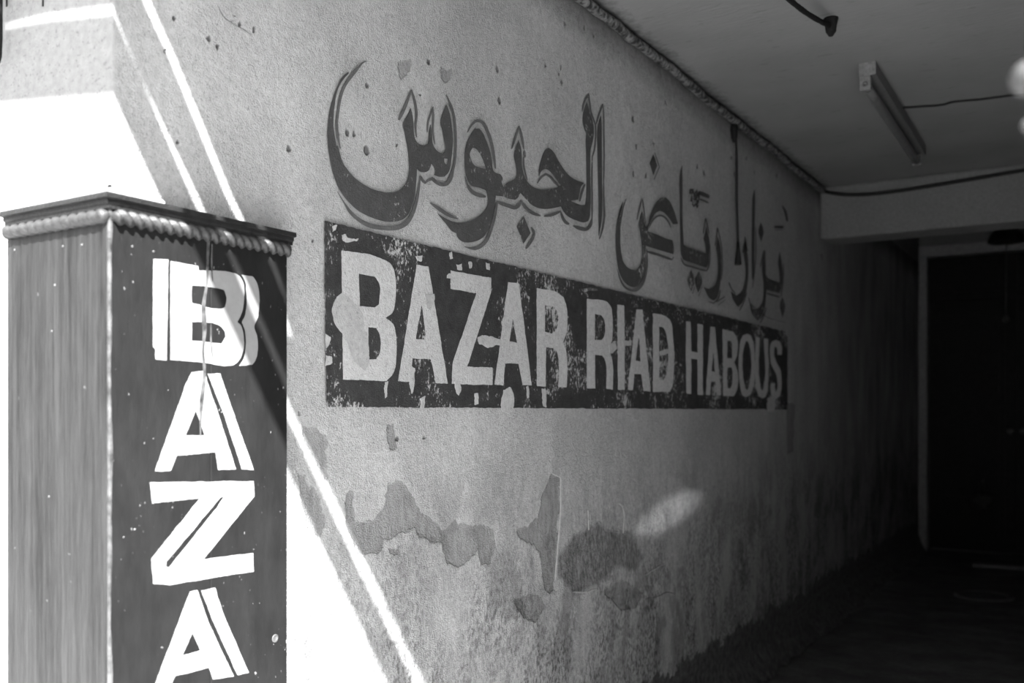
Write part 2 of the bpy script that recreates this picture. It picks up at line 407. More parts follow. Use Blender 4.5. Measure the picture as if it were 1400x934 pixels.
GX = -0.0075*(1-und) - 0.0025*np.clip((peel+0.002)/0.004, 0, 1) - 0.006*np.clip(pit*1.4-0.4, 0, 1)
sk = np.clip((0.17-GZ)/0.17, 0, 1)*np.clip((GY-2.6)/0.5, 0, 1)
GX += sk**1.6*(0.05+0.06*vnoise(7, 5, 5)) + sk*0.02*(vnoise(18, 18, 6)-0.5)
ny, nz = GY.shape
GX *= np.clip((GY-YC)/0.12, 0, 1)
V = np.stack([GX, GY, GZ], -1).reshape(-1, 3)
idx = np.arange(ny*nz).reshape(ny, nz)
Q = np.stack([idx[:-1, :-1], idx[1:, :-1], idx[1:, 1:], idx[:-1, 1:]], -1).reshape(-1, 4)
# close the slab at the back
border = np.concatenate([idx[:, 0], idx[-1, 1:], idx[-2::-1, -1], idx[0, -2:0:-1]])
VB = V[border].copy(); VB[:, 0] = -0.22; VB[:, 1] = np.maximum(VB[:, 1], YC+0.03); b0 = len(V); nb = len(border)
SQ = np.array([[border[(i+1) % nb], border[i], b0+i, b0+(i+1) % nb] for i in range(nb)])
VV = np.concatenate([V, VB]); QQ = np.concatenate([Q, SQ])
me = bpy.data.meshes.new('wall_left'); me.vertices.add(len(VV)); me.vertices.foreach_set('co', VV.ravel())
me.loops.add(QQ.size); me.loops.foreach_set('vertex_index', QQ.ravel().astype(np.int32)); me.polygons.add(len(QQ))
me.polygons.foreach_set('loop_start', np.arange(0, QQ.size, 4, dtype=np.int32)); me.polygons.foreach_set('loop_total', np.full(len(QQ), 4, np.int32))
me.update(calc_edges=True)
for nm, arr, fill in (('peel', peel, -0.12), ('rough', roughp, -0.12), ('pit', pit, 0.0)):
    at = me.attributes.new(nm, 'FLOAT', 'POINT'); at.data.foreach_set('value', np.concatenate([arr.ravel(), np.full(nb, fill)]).astype(np.float32))
sm = np.ones(len(QQ), bool); sm[len(Q):] = False; me.polygons.foreach_set('use_smooth', sm)
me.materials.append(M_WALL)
wall = bpy.data.objects.new('wall_left', me); COL.objects.link(wall)
tag(wall, 'long weathered plaster wall carrying the painted signs', 'wall', kind='structure')

fp = [(-3.0, YC), (-0.0002, YC), (-0.014, YC+0.028), (-3.0, YC+0.028)]
tag(mesh_obj('wall_front', [(x, y, z) for z in (0.0, 2.95) for x, y in fp], [(3,2,1,0),(4,5,6,7),(0,1,5,4),(1,2,6,5),(2,3,7,6),(3,0,4,7)], M_PLAS), 'sunlit white plaster street front left of the painted wooden casing', 'wall', kind='structure')
tag(box('wall_upper', -3.0, 5.0, YC+0.02, YC+0.24, ZC+0.16, 6.0, M_PLAS), 'plaster street front above the passage opening', 'wall', kind='structure')
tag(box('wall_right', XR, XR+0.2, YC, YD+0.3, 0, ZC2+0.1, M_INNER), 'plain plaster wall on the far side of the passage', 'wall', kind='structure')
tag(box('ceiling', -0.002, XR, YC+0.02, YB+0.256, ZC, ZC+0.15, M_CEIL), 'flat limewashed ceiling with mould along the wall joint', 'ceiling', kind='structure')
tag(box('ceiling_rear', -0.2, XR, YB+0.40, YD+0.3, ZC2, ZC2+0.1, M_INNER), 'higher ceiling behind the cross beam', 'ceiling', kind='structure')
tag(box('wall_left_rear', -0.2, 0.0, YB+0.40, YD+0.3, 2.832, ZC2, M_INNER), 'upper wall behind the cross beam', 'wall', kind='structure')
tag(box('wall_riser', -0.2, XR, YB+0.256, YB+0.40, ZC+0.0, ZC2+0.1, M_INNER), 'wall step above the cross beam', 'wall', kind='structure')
# cross beam
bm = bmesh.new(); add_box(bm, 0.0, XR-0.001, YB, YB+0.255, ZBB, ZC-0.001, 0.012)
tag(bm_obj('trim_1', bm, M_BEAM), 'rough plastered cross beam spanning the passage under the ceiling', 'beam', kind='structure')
# floor
fy = np.arange(YC, YD+0.35, 0.06); fx = np.arange(0, XR+0.05, 0.06)
FX, FY = np.meshgrid(fx, fy, indexing='ij'); r5 = np.random.default_rng(5)
FZ = -0.012+0.006*np.sin(FX*5+FY*2.1)*np.sin(FY*3.3)+0.006*r5.random(FX.shape)
nfx, nfy = FX.shape; fi = np.arange(nfx*nfy).reshape(nfx, nfy)
fl = mesh_obj('floor', np.stack([FX, FY, FZ], -1).reshape(-1, 3).tolist(), np.stack([fi[:-1,:-1], fi[1:,:-1], fi[1:,1:], fi[:-1,1:]], -1).reshape(-1, 4).tolist(), M_FLOOR, None, True)
tag(fl, 'dark uneven cement floor of the passage', 'floor', kind='structure')
tag(box('pavement', -6, 8, -4.6, 2.6, -0.15, 0.004, M_STREET), 'street paving in front of the passage', 'pavement', kind='structure')

# unseen house across the street, added to block low sky light
opp = tag(empty('opposite_house'), 'unseen rendered house front added across the street to block sky light', 'building')
box('house_wall', -9, 11, -5.2, -4.6, 0.0, 5.2, M_OPP, opp)
for i in range(5): box('shutter', -7.2+i*3.4, -6.0+i*3.4, -4.62, -4.56, 2.9, 4.3, M_MOULD, opp, 0.01)
box('roof_edge', -9.1, 11.1, -5.3, -4.45, 5.2, 5.35, M_OPP, opp, 0.01)

# far wall with the tall door
x0 = on_y(1268, 500, YD).x; zt = on_y(1268, 352, YD).z; zf = on_y(1262, 337, YD).z; zb = 0.0
x1 = x0+1.55
bm = bmesh.new()
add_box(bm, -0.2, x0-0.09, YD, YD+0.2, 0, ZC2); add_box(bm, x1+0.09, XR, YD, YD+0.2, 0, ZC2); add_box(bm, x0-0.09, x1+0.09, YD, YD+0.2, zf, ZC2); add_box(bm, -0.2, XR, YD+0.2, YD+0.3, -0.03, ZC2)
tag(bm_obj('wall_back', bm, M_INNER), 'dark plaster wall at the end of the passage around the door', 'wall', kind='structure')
door = tag(empty('door_1'), 'tall black panelled double door in a pale frame at the passage end', 'door', kind='structure')
for nm, a, b, c, d in (('jamb', x0-0.085, x0, 0.0, zt), ('jamb', x1, x1+0.085, 0.0, zt), ('lintel', x0-0.085, x1+0.085, zt, zf-0.004)):
    box(nm, a, b, YD-0.03, YD+0.14, c, d, M_FRAME, door, 0.006)
xm = (x0+x1)/2
for s, (a, b) in enumerate(((x0+0.004, xm-0.002), (xm+0.002, x1-0.004))):
    leaf = box('leaf', a, b, YD+0.07, YD+0.12, 0.02, zt-0.005, M_DOOR, door)
    for k, (z0, z1) in enumerate(((0.15, 0.55), (0.65, 1.35), (1.45, 2.42), (2.52, zt-0.12))):
        bm = bmesh.new(); xa, xb = a+0.10, b-0.10
        if k == 2:      # arched panel
            cx = (xa+xb)/2; R = (xb-xa)/2; pr = [(xa, z0), (xb, z0)]+[(cx+R*math.cos(t), z1-R*0.75+R*0.75*math.sin(t)) for t in np.linspace(0, math.pi, 13)]
        else: pr = [(xa, z0), (xb, z0), (xb, z1), (xa, z1)]
        for sc, y0, y1 in ((1.0, YD+0.055, YD+0.0705), (0.82, YD+0.045, YD+0.055)):
            cx = sum(p[0] for p in pr)/len(pr); cz = (z0+z1)/2
            p2 = [(cx+(p[0]-cx)*sc, cz+(p[1]-cz)*(1-(1-sc)*0.4)) for p in pr]
            f0 = [bm.verts.new((p[0], y0, p[1])) for p in p2]; f1 = [bm.verts.new((p[0], y1, p[1])) for p in p2]
            bm.faces.new(f0); bm.faces.new(f1[::-1]); m = len(p2)
            for i in range(m): bm.faces.new((f0[i], f1[i], f1[(i+1) % m], f0[(i+1) % m]))
        bm_obj('panel', bm, M_DOOR, leaf)
    hx = b-0.05 if s == 0 else a+0.05
    tag(lathe('knob', [(0.012, 0), (0.012, 0.03), (0.03, 0.04), (0.032, 0.055), (0.02, 0.065)], (hx, YD+0.07, 1.18), (0, -1, 0), M_METAL, leaf), 'dull grey metal knob')
box('rail', x0+0.01, x1-0.01, YD+0.035, YD+0.07, 2.44, 2.50, M_DOOR, door)

# ------------------------------------------------------------------ awning whose gaps let the light stripes through
ZA = ZC+0.03
def to_awning(p):
    t = (ZA-p.z)/(-SUNV.z); return p - SUNV*t
def fw(px, py): return to_awning(on_x(px, py))
def ff(px, py): return to_awning(on_y(px, py, YC))
lineC = [ff(0, 139.5), ff(150, 121.5), fw(222, 280), fw(388, 655), fw(535, 934)]
A1 = [ff(9, 39.5), ff(60, 29.5), ff(148, 20), fw(166, 44.5), fw(179.5, 78), fw(189.5, 97), fw(266, 275), fw(392, 564), fw(440.5, 666), fw(565.5, 930)]
A2 = [ff(9, 34.5), ff(60, 22), ff(148, 9.5), fw(167.2, 43.5), fw(180.8, 77), fw(192, 93), fw(274, 275), fw(399.5, 561), fw(449, 663), fw(576.5, 927)]
B1 = [fw(196.5, 2), fw(231, 73), fw(282, 200), fw(314, 277), fw(360, 372), fw(402, 470)]
B2 = [fw(207, 0), fw(239.5, 72), fw(289.5, 197), fw(320.5, 273), fw(366, 366), fw(403, 467)]
def clean(pts):
    pts = sorted(((p.x, p.y) for p in pts)); out = [pts[0]]
    for p in pts[1:]:
        if p[0]-out[-1][0] > 0.012: out.append(p)
    return np.array(out)
def edge_fn(pts, sl=-0.06):
    P = clean(pts)
    def f(x):
        y = np.interp(x, P[:, 0], P[:, 1])
        return y+np.where(x < P[0, 0], (x-P[0, 0])*sl, 0)+np.where(x > P[-1, 0], (x-P[-1, 0])*sl, 0)
    return f
P = clean(lineC); cs = np.polyfit(P[:, 0], P[:, 1], 1)
fC = lambda x: np.polyval(cs, x)
fA1, fA2 = edge_fn(A1, cs[0]), edge_fn(A2, cs[0]); fB1 = edge_fn(B1, cs[0]); fB2_ = edge_fn(B2, cs[0]); XB = max(p.x for p in B1)
fB2 = lambda x: np.where(x > XB-0.02, np.minimum(fB2_(x), fB1(x)-0.006), fB2_(x))
AX = np.concatenate([np.arange(-1.2, -0.2, 0.1), np.arange(-0.2, 1.2, 0.02), np.arange(1.2, 3.01, 0.1)])
awn = tag(empty('sheet_awning'), 'flat sheet awning with narrow gaps above the passage opening', 'awning')
def slat(f0, f1):
    a = f0(AX); b = f1(AX); b = np.maximum(b, a+0.004); n = len(AX); h = 0.003
    vs = [(x, y, ZA) for x, y in zip(AX, a)]+[(x, y, ZA) for x, y in zip(AX, b)]+[(x, y, ZA+h) for x, y in zip(AX, a)]+[(x, y, ZA+h) for x, y in zip(AX, b)]
    fs = []
    for i in range(n-1):
        fs += [(i, n+i, n+i+1, i+1), (2*n+i, 2*n+i+1, 3*n+i+1, 3*n+i), (i, i+1, 2*n+i+1, 2*n+i), (n+i, 3*n+i, 3*n+i+1, n+i+1)]
    fs += [(0, 2*n, 3*n, n), (n-1, 2*n-1, 4*n-1, 3*n-1)]
    mesh_obj('sheet', vs, fs, M_AWN, awn)
slat(fC, fA1)
slat(fA2, fB1)
slat(fB2, lambda x: np.full_like(x, YC+0.018))
for xx in (-1.0, 2.8): box('bracket', xx, xx+0.03, 0.3, YC+0.018, ZA+0.004, ZA+0.05, M_METAL, awn)

def rough_edge(poly, amp=0.9, step=1.1):
    P = np.array(poly+[poly[0]], float); seg = np.hypot(*np.diff(P, axis=0).T); cum = np.concatenate([[0], np.cumsum(seg)]); n = max(10, int(cum[-1]/step))
    t = np.linspace(0, cum[-1], n, endpoint=False); X = np.interp(t, cum, P[:, 0]); Y = np.interp(t, cum, P[:, 1])
    def wob(k):
        m = max(3, n//k); v = rng.random(m)*2-1; return np.interp(np.arange(n)/n*m, np.arange(m+1), np.concatenate([v, v[:1]]))
    a = amp*min(1.0, cum[-1]/28)
    X = X+a*(wob(7)+0.6*wob(2)); Y = Y+a*1.5*(wob(7)+0.6*wob(2)); return list(zip(X, Y))
def RE(p, a=0.35): return rough_edge(p, a, 1.6)

# ------------------------------------------------------------------ wooden casing round the wall corner
T = 0.03
YR = on_x(392.5, 450, T).y; YF = YC-T
XL = on_y(10, 600, YF).x
zl_top = on_x(150, 262, T+0.012).z; zl_bot = on_x(150, 283, T+0.012).z; zr_c = on_x(150, 293, T+0.012).z
case = tag(empty('painted_wooden_casing'), 'dark painted wooden casing round the wall corner with white letters and rope moulding', 'pillar casing')
YS = on_x(288, 450, T).y
TOPZ = zl_bot+0.004
box('front_board', 0.0015, T, YF+0.004, YS-0.0006, 0.0, TOPZ, M_CASE, case, 0.0015)
box('front_board', 0.0015, T, YS+0.0006, YR, 0.0, TOPZ, M_CASE, case, 0.0015)
tag(box('side_board', XL, T-0.006, YF, YC-0.002, 0.0, TOPZ, M_WOOD, case, 0.0015), 'weathered grey side board with vertical grain')
# worn corner bead: slightly crooked strip
bm = bmesh.new(); zz = np.linspace(0.0, TOPZ, 90); ring = []
for z in zz:
    w = 0.0030+0.0020*math.sin(z*23)*math.sin(z*7.3+1)+0.0014*random.random(); c = (T-0.0015, YF+0.0012)
    ring.append([bm.verts.new((c[0]+dx, c[1]+dy, z)) for dx, dy in ((-0.003, -0.0008), (0.0016, -0.0014), (0.0026, 0.0015), (0.0022, w+0.001), (-0.003, w))])
for i in range(len(ring)-1):
    for k in range(5): bm.faces.new((ring[i][k], ring[i][(k+1) % 5], ring[i+1][(k+1) % 5], ring[i+1][k]))
bm.faces.new(ring[0]); bm.faces.new(ring[-1][::-1])
tag(bm_obj('corner_bead', bm, M_BEAD, case), 'worn pale strip along the corner edge')
# ledge: two stepped fillets on each face
def mitred(name, prof, mat, parent):
    """profile (out, z) run along the side face and the front face, mitred at the corner"""
    bm = bmesh.new(); rows = []
    for stop in (0, 1, 2):
        row = []
        for o, z in prof:
            if stop == 0: p = (XL-o*0.35, YF-o, z)
            elif stop == 1: p = (T+o, YF-o, z)
            else: p = (T+o, YR+0.012+o*0.2, z)
            row.append(bm.verts.new(p))
        rows.append(row)
    n = len(prof)
    for a, b in ((0, 1), (1, 2)):
        for k in range(n): bm.faces.new((rows[a][k], rows[a][(k+1) % n], rows[b][(k+1) % n], rows[b][k]))
    bm.faces.new(rows[0]); bm.faces.new(rows[2][::-1]); return bm_obj(name, bm, mat, parent)
h = zl_top-zl_bot
mitred('ledge', [(-0.028, zl_top), (0.012, zl_top), (0.013, zl_top-h*0.12), (0.013, zl_top-h*0.34), (0.007, zl_top-h*0.40), (0.007, zl_top-h*0.62), (0.004, zl_top-h*0.75), (0.004, zl_bot), (-0.028, zl_bot)], M_MOULD, case)
# plaster lip smeared over the ledge
bm = bmesh.new(); n = 70; rows = []
path = [(XL-0.004+(T+0.012-XL)*i/30, YF-0.012, 0) for i in range(30)]+[(T+0.012, YF-0.012+(YC+0.09-YF)*i/16, 1) for i in range(17)]
for i, (x, y, s) in enumerate(path):
    hh = 0.004+0.006*random.random(); ox, oy = ((0, 0.02) if s == 0 else (-0.03, 0))
    if i == 30: ox, oy = -0.03, 0.02
    rows.append([bm.verts.new(p) for p in ((x, y, zl_top-0.001), (x, y, zl_top+hh*0.5), (x+ox*0.6, y+oy*0.6, zl_top+hh+0.006), (x+ox, y+oy, zl_top+hh+0.008), (x+ox, y+oy, zl_top-0.001))])
for i in range(len(rows)-1):
    for k in range(5): bm.faces.new((rows[i][k], rows[i][(k+1) % 5], rows[i+1][(k+1) % 5], rows[i+1][k]))
bm.faces.new(rows[0]); bm.faces.new(rows[-1][::-1])
tag(bm_obj('plaster_lip', bm, M_PLAS, case), 'rough white plaster smeared along the top of the ledge')
def rope(p0, p1, r, lumps, mat, parent, label=None, amp=0.22):
    p0, p1 = Vector(p0), Vector(p1); d = (p1-p0); L = d.length; d.normalize(); a = d.orthogonal().normalized(); b = d.cross(a)
    ns = lumps*7; nt = 20; bm = bmesh.new(); rings = []
    for i in range(ns+1):
        s = i/ns; rg = []
        end = min(1.0, s*ns/3+0.4, (1-s)*ns/3+0.4)
        for k in range(nt):
            t = 2*math.pi*k/nt; ph = (2*t-2*math.pi*s*lumps)
            rr = r*end*(1-amp*1.2+amp*1.6*abs(math.cos(ph/2))**0.8)
            rg.append(bm.verts.new(p0+d*(L*s)+(a*math.cos(t)+b*math.sin(t))*rr))
        rings.append(rg)
    for i in range(ns):
        for k in range(nt): bm.faces.new((rings[i][k], rings[i][(k+1) % nt], rings[i+1][(k+1) % nt], rings[i+1][k]))
    bm.faces.new(rings[0]); bm.faces.new(rings[-1][::-1])
    o = bm_obj('rope_moulding', bm, mat, parent, True)
    if label: o['label'] = label
    return o
rr = 0.0125
rope((T+0.003, YF+0.004, zr_c), (T+0.003, YR+0.006, zr_c), rr, 20, M_ROPE, case, amp=0.44)
rope((XL-0.002, YF-0.003, zr_c), (T+0.002, YF-0.003, zr_c), rr, 12, M_ROPE, case, amp=0.16)
# nail heads on the boards
for a, b in ((181, 337), (210, 344)):
    q = on_x(a, b, T); lathe('nail_head', [(0.0026, -0.001), (0.0024, 0.0008), (0.0012, 0.0012)], (T, q.y, q.z), (1, 0, 0), M_NAIL, case, 10)
q = on_x(376, 873, T); tag(lathe('screw_plug', [(0.009, -0.001), (0.009, 0.001), (0.006, 0.002), (0.005, 0.0005), (0.002, 0.0005)], (T, q.y, q.z), (1, 0, 0), M_BEAD, case, 14), 'pale screw plug near the board edge')
for a, b in ((86, 337), (112, 335), (20, 342), (75, 390), (71, 453), (67, 679)):
    q = on_y(a, b, YF); lathe('nail_head', [(0.0026, -0.001), (0.0024, 0.0008), (0.001, 0.0012)], (q.x, YF, q.z), (0, -1, 0), M_NAIL, case, 10)
# paint run down the joint of the boards
K3 = crop(130, 320, .34247); K4 = crop(130, 620, .33632)
drip = stroke_poly(K3([(452, 30), (448, 110), (445, 200), (432, 290), (436, 390), (430, 470), (436, 545), (422, 700), (420, 860)]), [4, 3, 3.5, 7, 3, 4, 6, 2.5, 1.5], (1, .4))
paint_mesh('paint_run', [([(130+(p[0]-130), p[1]) for p in drip], [])], M_BEAD, case, T, 0.0009, 'pale paint run down the board joint')
paint_mesh('paint_run', [(stroke_poly(K3([(466, 40), (464, 120), (468, 190)]), 2), [])], M_BEAD, case, T, 0.0009)
paint_mesh('paint_run', [(stroke_poly(K3([(462, 360), (462, 430), (468, 495)]), 2), [])], M_BEAD, case, T, 0.0009)
SP = lambda p: smooth_poly(p, True, 4, 40)
# letters of the casing
B_bar = K3([(232,98),(292,103),(285,505),(240,500),(238,460),(230,450)])
B_main = K3([(300,108),(412,128),(414,145),(560,158),(580,175),(592,200),(595,260),(580,330),(568,352),(582,365),(592,400),(592,460),(570,510),(545,525),(440,515),(300,502)])
B_h1 = K3([(385,205),(480,215),(515,225),(525,255),(518,290),(500,298),(385,275)]); B_h2 = K3([(385,352),(490,362),(515,385),(520,410),(505,437),(385,425)])
B_sh = K3([(585,163),(630,168),(648,200),(650,330),(635,370),(648,410),(640,505),(628,522),(575,528),(592,500),(600,460),(600,395),(585,352),(600,320),(604,230),(598,190)])
paint_mesh('painted_letter', [(RE(B_bar), []), (RE(SP(B_main)), [RE(SP(B_h1)), RE(SP(B_h2))]), (RE(SP(B_sh)), [])], M_WHITE, case, T, 0.0007, 'white block letter B on the dark casing')
A_main = [(261.8,509),(280,506.6),(283,522),(299,568),(322.6,642),(298,643),(294.4,618.6),(241.3,623),(233.6,644.2),(211.7,644.2),(253,527)]
A_hole = K3([(402,705),(437,803),(360,805)]); A_sh = [(283.5,511),(301,510),(311.5,542.6),(347,643),(330.5,642),(305,565),(287,518.6)]
paint_mesh('painted_letter', [(RE(A_main), [RE(A_hole)]), (RE(A_sh), [])], M_WHITE, case, T, 0.0007, 'upper white block letter A on the dark casing')
Zp = K4([(222,118),(645,112),(648,175),(440,430),(642,405),(645,480),(300,535),(235,530),(228,428),(425,183),(232,203)]); Zs = K4([(512,177),(523,178),(502,210),(300,462),(287,460),(290,440)])
paint_mesh('painted_letter', [(RE(Zp), [RE(Zs)])], M_WHITE, case, T, 0.0007, 'white block letter Z on the dark casing')
A2m = K4([(385,562),(415,556),(464,692),(564,907),(478,920),(462,872),(325,905),(290,985),(225,985)]); A2h = K4([(395,730),(427,800),(355,822)])
A2s = K4([(430,557),(487,545),(520,650),(625,893),(578,901),(482,690)])
paint_mesh('painted_letter', [(RE(A2m), [RE(A2h)]), (RE(A2s), [])], M_WHITE, case, T, 0.0007, 'lower white block letter A on the dark casing')

# ------------------------------------------------------------------ painted sign on the long wall
L0, L1, L2 = 0.0010, 0.0016, 0.0024
sign = tag(empty('painted_sign'), 'worn black painted panel reading BAZAR RIAD HABOUS on the plaster wall', 'sign')
random.seed(3)
def ragged(a, b, n, amp):
    out = []
    for i in range(n):
        t = i/n; e = 0 if i == 0 else amp*(random.random()-0.5)*2
        dx, dy = b[0]-a[0], b[1]-a[1]; l = math.hypot(dx, dy)
        out.append((a[0]+dx*t-dy/l*e, a[1]+dy*t+dx/l*e))
    return out
pc = [(443.5, 302), (1076.5, 454), (1076.5, 560), (446.5, 556.5)]
paint_mesh('black_panel', [(ragged(pc[0], pc[1], 160, .7)+ragged(pc[1], pc[2], 20, .3)+ragged(pc[2], pc[3], 160, .6)+ragged(pc[3], pc[0], 60, .9), [])], M_PANEL, sign, 0, L0)
K7 = crop(430, 290, .29966); K8 = crop(760, 370, .25714)
def latin(ch, word, *polys): paint_mesh('painted_letter', [(rough_edge(o, 0.32, 1.3), [rough_edge(h, 0.3, 1.3) for h in hs]) for o, hs in polys], M_LET, sign, 0, L1, f'pale letter {ch} of the word {word}')
latin('B', 'BAZAR', (SP(K7([(122,175),(240,192),(300,210),(345,235),(362,275),(365,420),(352,460),(322,482),(355,510),(367,545),(370,680),(355,740),(325,770),(128,765)])), [SP(K7([(200,282),(275,295),(295,330),(293,420),(275,437),(205,430)])), SP(K7([(243,525),(280,530),(297,560),(297,640),(280,672),(243,672)]))]))
latin('A', 'BAZAR', (K7([(465,240),(518,250),(607,785),(552,780),(530,672),(445,668),(437,775),(380,772)]), [K7([(487,420),(508,582),(460,580)])]))
latin('Z', 'BAZAR', (K7([(620,268),(805,300),(803,370),(695,705),(810,710),(810,790),(625,785),(628,690),(738,370),(620,350)]), []))
latin('A', 'BAZAR', (K7([(882,320),(930,325),(990,792),(948,790),(930,692),(868,692),(860,790),(820,785)]), [K7([(903,485),(922,598),(888,590)])]))
latin('R', 'BAZAR', (SP(K7([(1012,348),(1095,362),(1135,388),(1147,430),(1148,550),(1130,595),(1146,630),(1150,800),(1110,800),(1108,645),(1090,622),(1055,618),(1053,797),(1013,795)])), [SP(K7([(1050,425),(1090,432),(1106,455),(1103,535),(1085,555),(1050,548)]))]))
latin('R', 'RIAD', (SP(K8([(163,150),(265,165),(292,195),(298,230),(298,360),(283,425),(298,470),(300,635),(265,630),(262,480),(245,452),(207,448),(207,628),(163,628)])), [SP(K8([(205,232),(242,238),(257,265),(255,350),(240,372),(205,370)]))]))
latin('I', 'RIAD', (K8([(325,180),(362,188),(365,635),(328,635)]), []))
latin('A', 'RIAD', (K8([(427,205),(458,210),(502,642),(465,640),(452,552),(415,550),(408,638),(380,635)]), [K8([(440,345),(450,485),(422,478)])]))
latin('D', 'RIAD', (SP(K8([(515,228),(575,238),(607,265),(618,320),(620,600),(605,645),(515,645)])), [SP(K8([(548,300),(570,303),(585,335),(585,555),(570,583),(548,580)]))]))
latin('H', 'HABOUS', (K8([(690,268),(715,272),(718,430),(752,435),(752,282),(780,287),(780,662),(752,660),(752,472),(718,468),(718,658),(692,655)]), []))
latin('A', 'HABOUS', (K8([(822,298),(843,300),(877,665),(855,663),(848,592),(825,590),(818,662),(795,660)]), [K8([(836,430),(845,540),(825,535)])]))
latin('B', 'HABOUS', (SP(K8([(885,312),(940,325),(962,360),(962,450),(948,490),(962,525),(962,635),(945,668),(888,665)])), [K8([(910,372),(930,375),(937,395),(935,465),(910,465)]), K8([(910,515),(932,515),(938,535),(936,605),(925,628),(910,625)])]))
latin('O', 'HABOUS', (SP(K8([(978,385),(990,347),(1015,335),(1038,347),(1050,385),(1048,620),(1035,660),(1010,675),(990,665),(980,630)])), [SP(K8([(1003,390),(1013,372),(1025,390),(1027,610),(1015,640),(1003,615)]))]))
latin('U', 'HABOUS', (SP(K8([(1062,350),(1082,355),(1085,615),(1095,640),(1105,615),(1105,360),(1127,365),(1125,630),(1115,668),(1095,680),(1075,668),(1063,630)])), []))
latin('S', 'HABOUS', (SP(K8([(1200,450),(1175,448),(1173,412),(1166,402),(1160,414),(1160,455),(1168,480),(1192,525),(1198,570),(1198,635),(1190,668),(1168,682),(1146,668),(1140,630),(1140,597),(1162,597),(1163,632),(1168,645),(1175,632),(1175,575),(1166,540),(1143,492),(1138,455),(1138,400),(1148,375),(1168,367),(1190,378),(1200,410)])), []))

# bare plaster spots and filler patches over the sign and the wall
def blob(pts): return rough_edge(SP(pts))
def patch(pts, mat, lift=L2, label=None, parent=None): paint_mesh('plaster_patch', [(blob(pts), [])], mat, parent or wall, 0, lift, label)
patch(K7([(120,365),(150,385),(190,425),(215,460),(222,520),(240,570),(245,640),(242,700),(225,728),(195,700),(165,650),(135,570),(105,530),(82,490),(82,430),(100,390)]), M_FILL, label='smooth filler patch over the first letter')
patch(K8([(1128,672),(1150,665),(1166,672),(1163,735),(1150,752),(1130,748),(1120,720)]), M_FILL2)
patch(K7([(862,815),(890,800),(905,835),(903,900),(885,925),(850,900),(850,860)]), M_FILL2)
patch(K7([(1035,810),(1050,808),(1057,850),(1055,890),(1040,885)]), M_FILL2); patch(K7([(965,800),(975,795),(980,845),(970,848)]), M_FILL2)
patch(K7([(730,825),(742,820),(745,875),(728,880)]), M_FILL2); patch(K7([(640,775),(660,770),(670,800),(655,835),(640,810)]), M_FILL2)
patch(K7([(432,700),(455,715),(450,800),(440,835),(430,760)]), M_FILL2); patch(K7([(480,850),(500,840),(498,890),(482,895)]), M_FILL2)
patch(K7([(742,575),(775,560),(850,580),(850,605),(790,620),(750,600)]), M_FILL2)
patch(K7([(500,375),(540,370),(545,400),(525,448),(505,435)]), M_FILL, L2+0.001)
patch(K7([(50,555),(70,570),(68,605),(50,620)]), M_FILL2); patch(K7([(50,655),(78,655),(82,685),(50,700)]), M_FILL2)
patch(K7([(120,105),(140,100),(150,118),(200,120),(195,135),(125,135)]), M_FILL2); patch(K7([(78,60),(98,55),(92,85),(80,90)]), M_FILL2)
patch(K7([(648,240),(670,235),(672,262),(650,262)]), M_FILL2); patch(K7([(610,190),(625,180),(628,210),(615,215)]), M_FILL2); patch(K7([(780,235),(795,235),(795,265),(782,262)]), M_FILL2)
patch(K7([(605,285),(620,280),(620,305),(600,305)]), M_FILL2); patch(K7([(702,230),(715,228),(712,255),(703,258)]), M_FILL2)
patch(K7([(462,200),(490,200),(485,222),(465,215)]), M_FILL2); patch(K7([(318,780),(330,770),(328,840),(318,850)]), M_FILL2)
patch(K8([(282,395),(310,375),(318,410),(300,445),(280,440)]), M_FILL2); patch(K8([(550,430),(600,415),(600,440),(555,455)]), M_FILL2)
patch(K8([(355,370),(395,372),(400,400),(360,405)]), M_FILL2); patch(K8([(135,95),(215,95),(220,108),(140,108)]), mat_sign('thin_panel_paint', 0.12, 0.3))

# ridges of old filler and hairline cracks in the plaster
def wline(name, pts, w, mat, lift): paint_mesh(name, [(rough_edge(stroke_poly(pts, w, (.3, .3)), 0.25, 1.5), [])], mat, wall, 0, lift)
for p, w in (([(130,255),(158,268),(156,400),(148,500),(140,600)], 1.6), ([(246,375),(248,440)], 1.2), ([(345,352),(358,362),(360,450)], 1.4), ([(430,585),(470,560),(500,545)], 1.0), ([(195,640),(240,640),(275,628)], 1.4)):
    wline('plaster_ridge', C6(p), w, M_LET, 0.002)
for p, w in (([(430,662),(480,650),(500,640),(530,645)], 0.9), ([(0,655),(30,690),(50,730),(80,735)], 1.0)): wline('plaster_crack', C6(p), w, M_ARAB2, 0.0006)
wline('plaster_crack', [(1036,420),(1046,432),(1058,437),(1075,441)], 0.9, M_ARAB2, 0.0006)
wline('plaster_crack', [(298, 8),(305, 22),(318, 32),(332, 40),(343, 48)], 0.9, M_ARAB2, 0.0006)

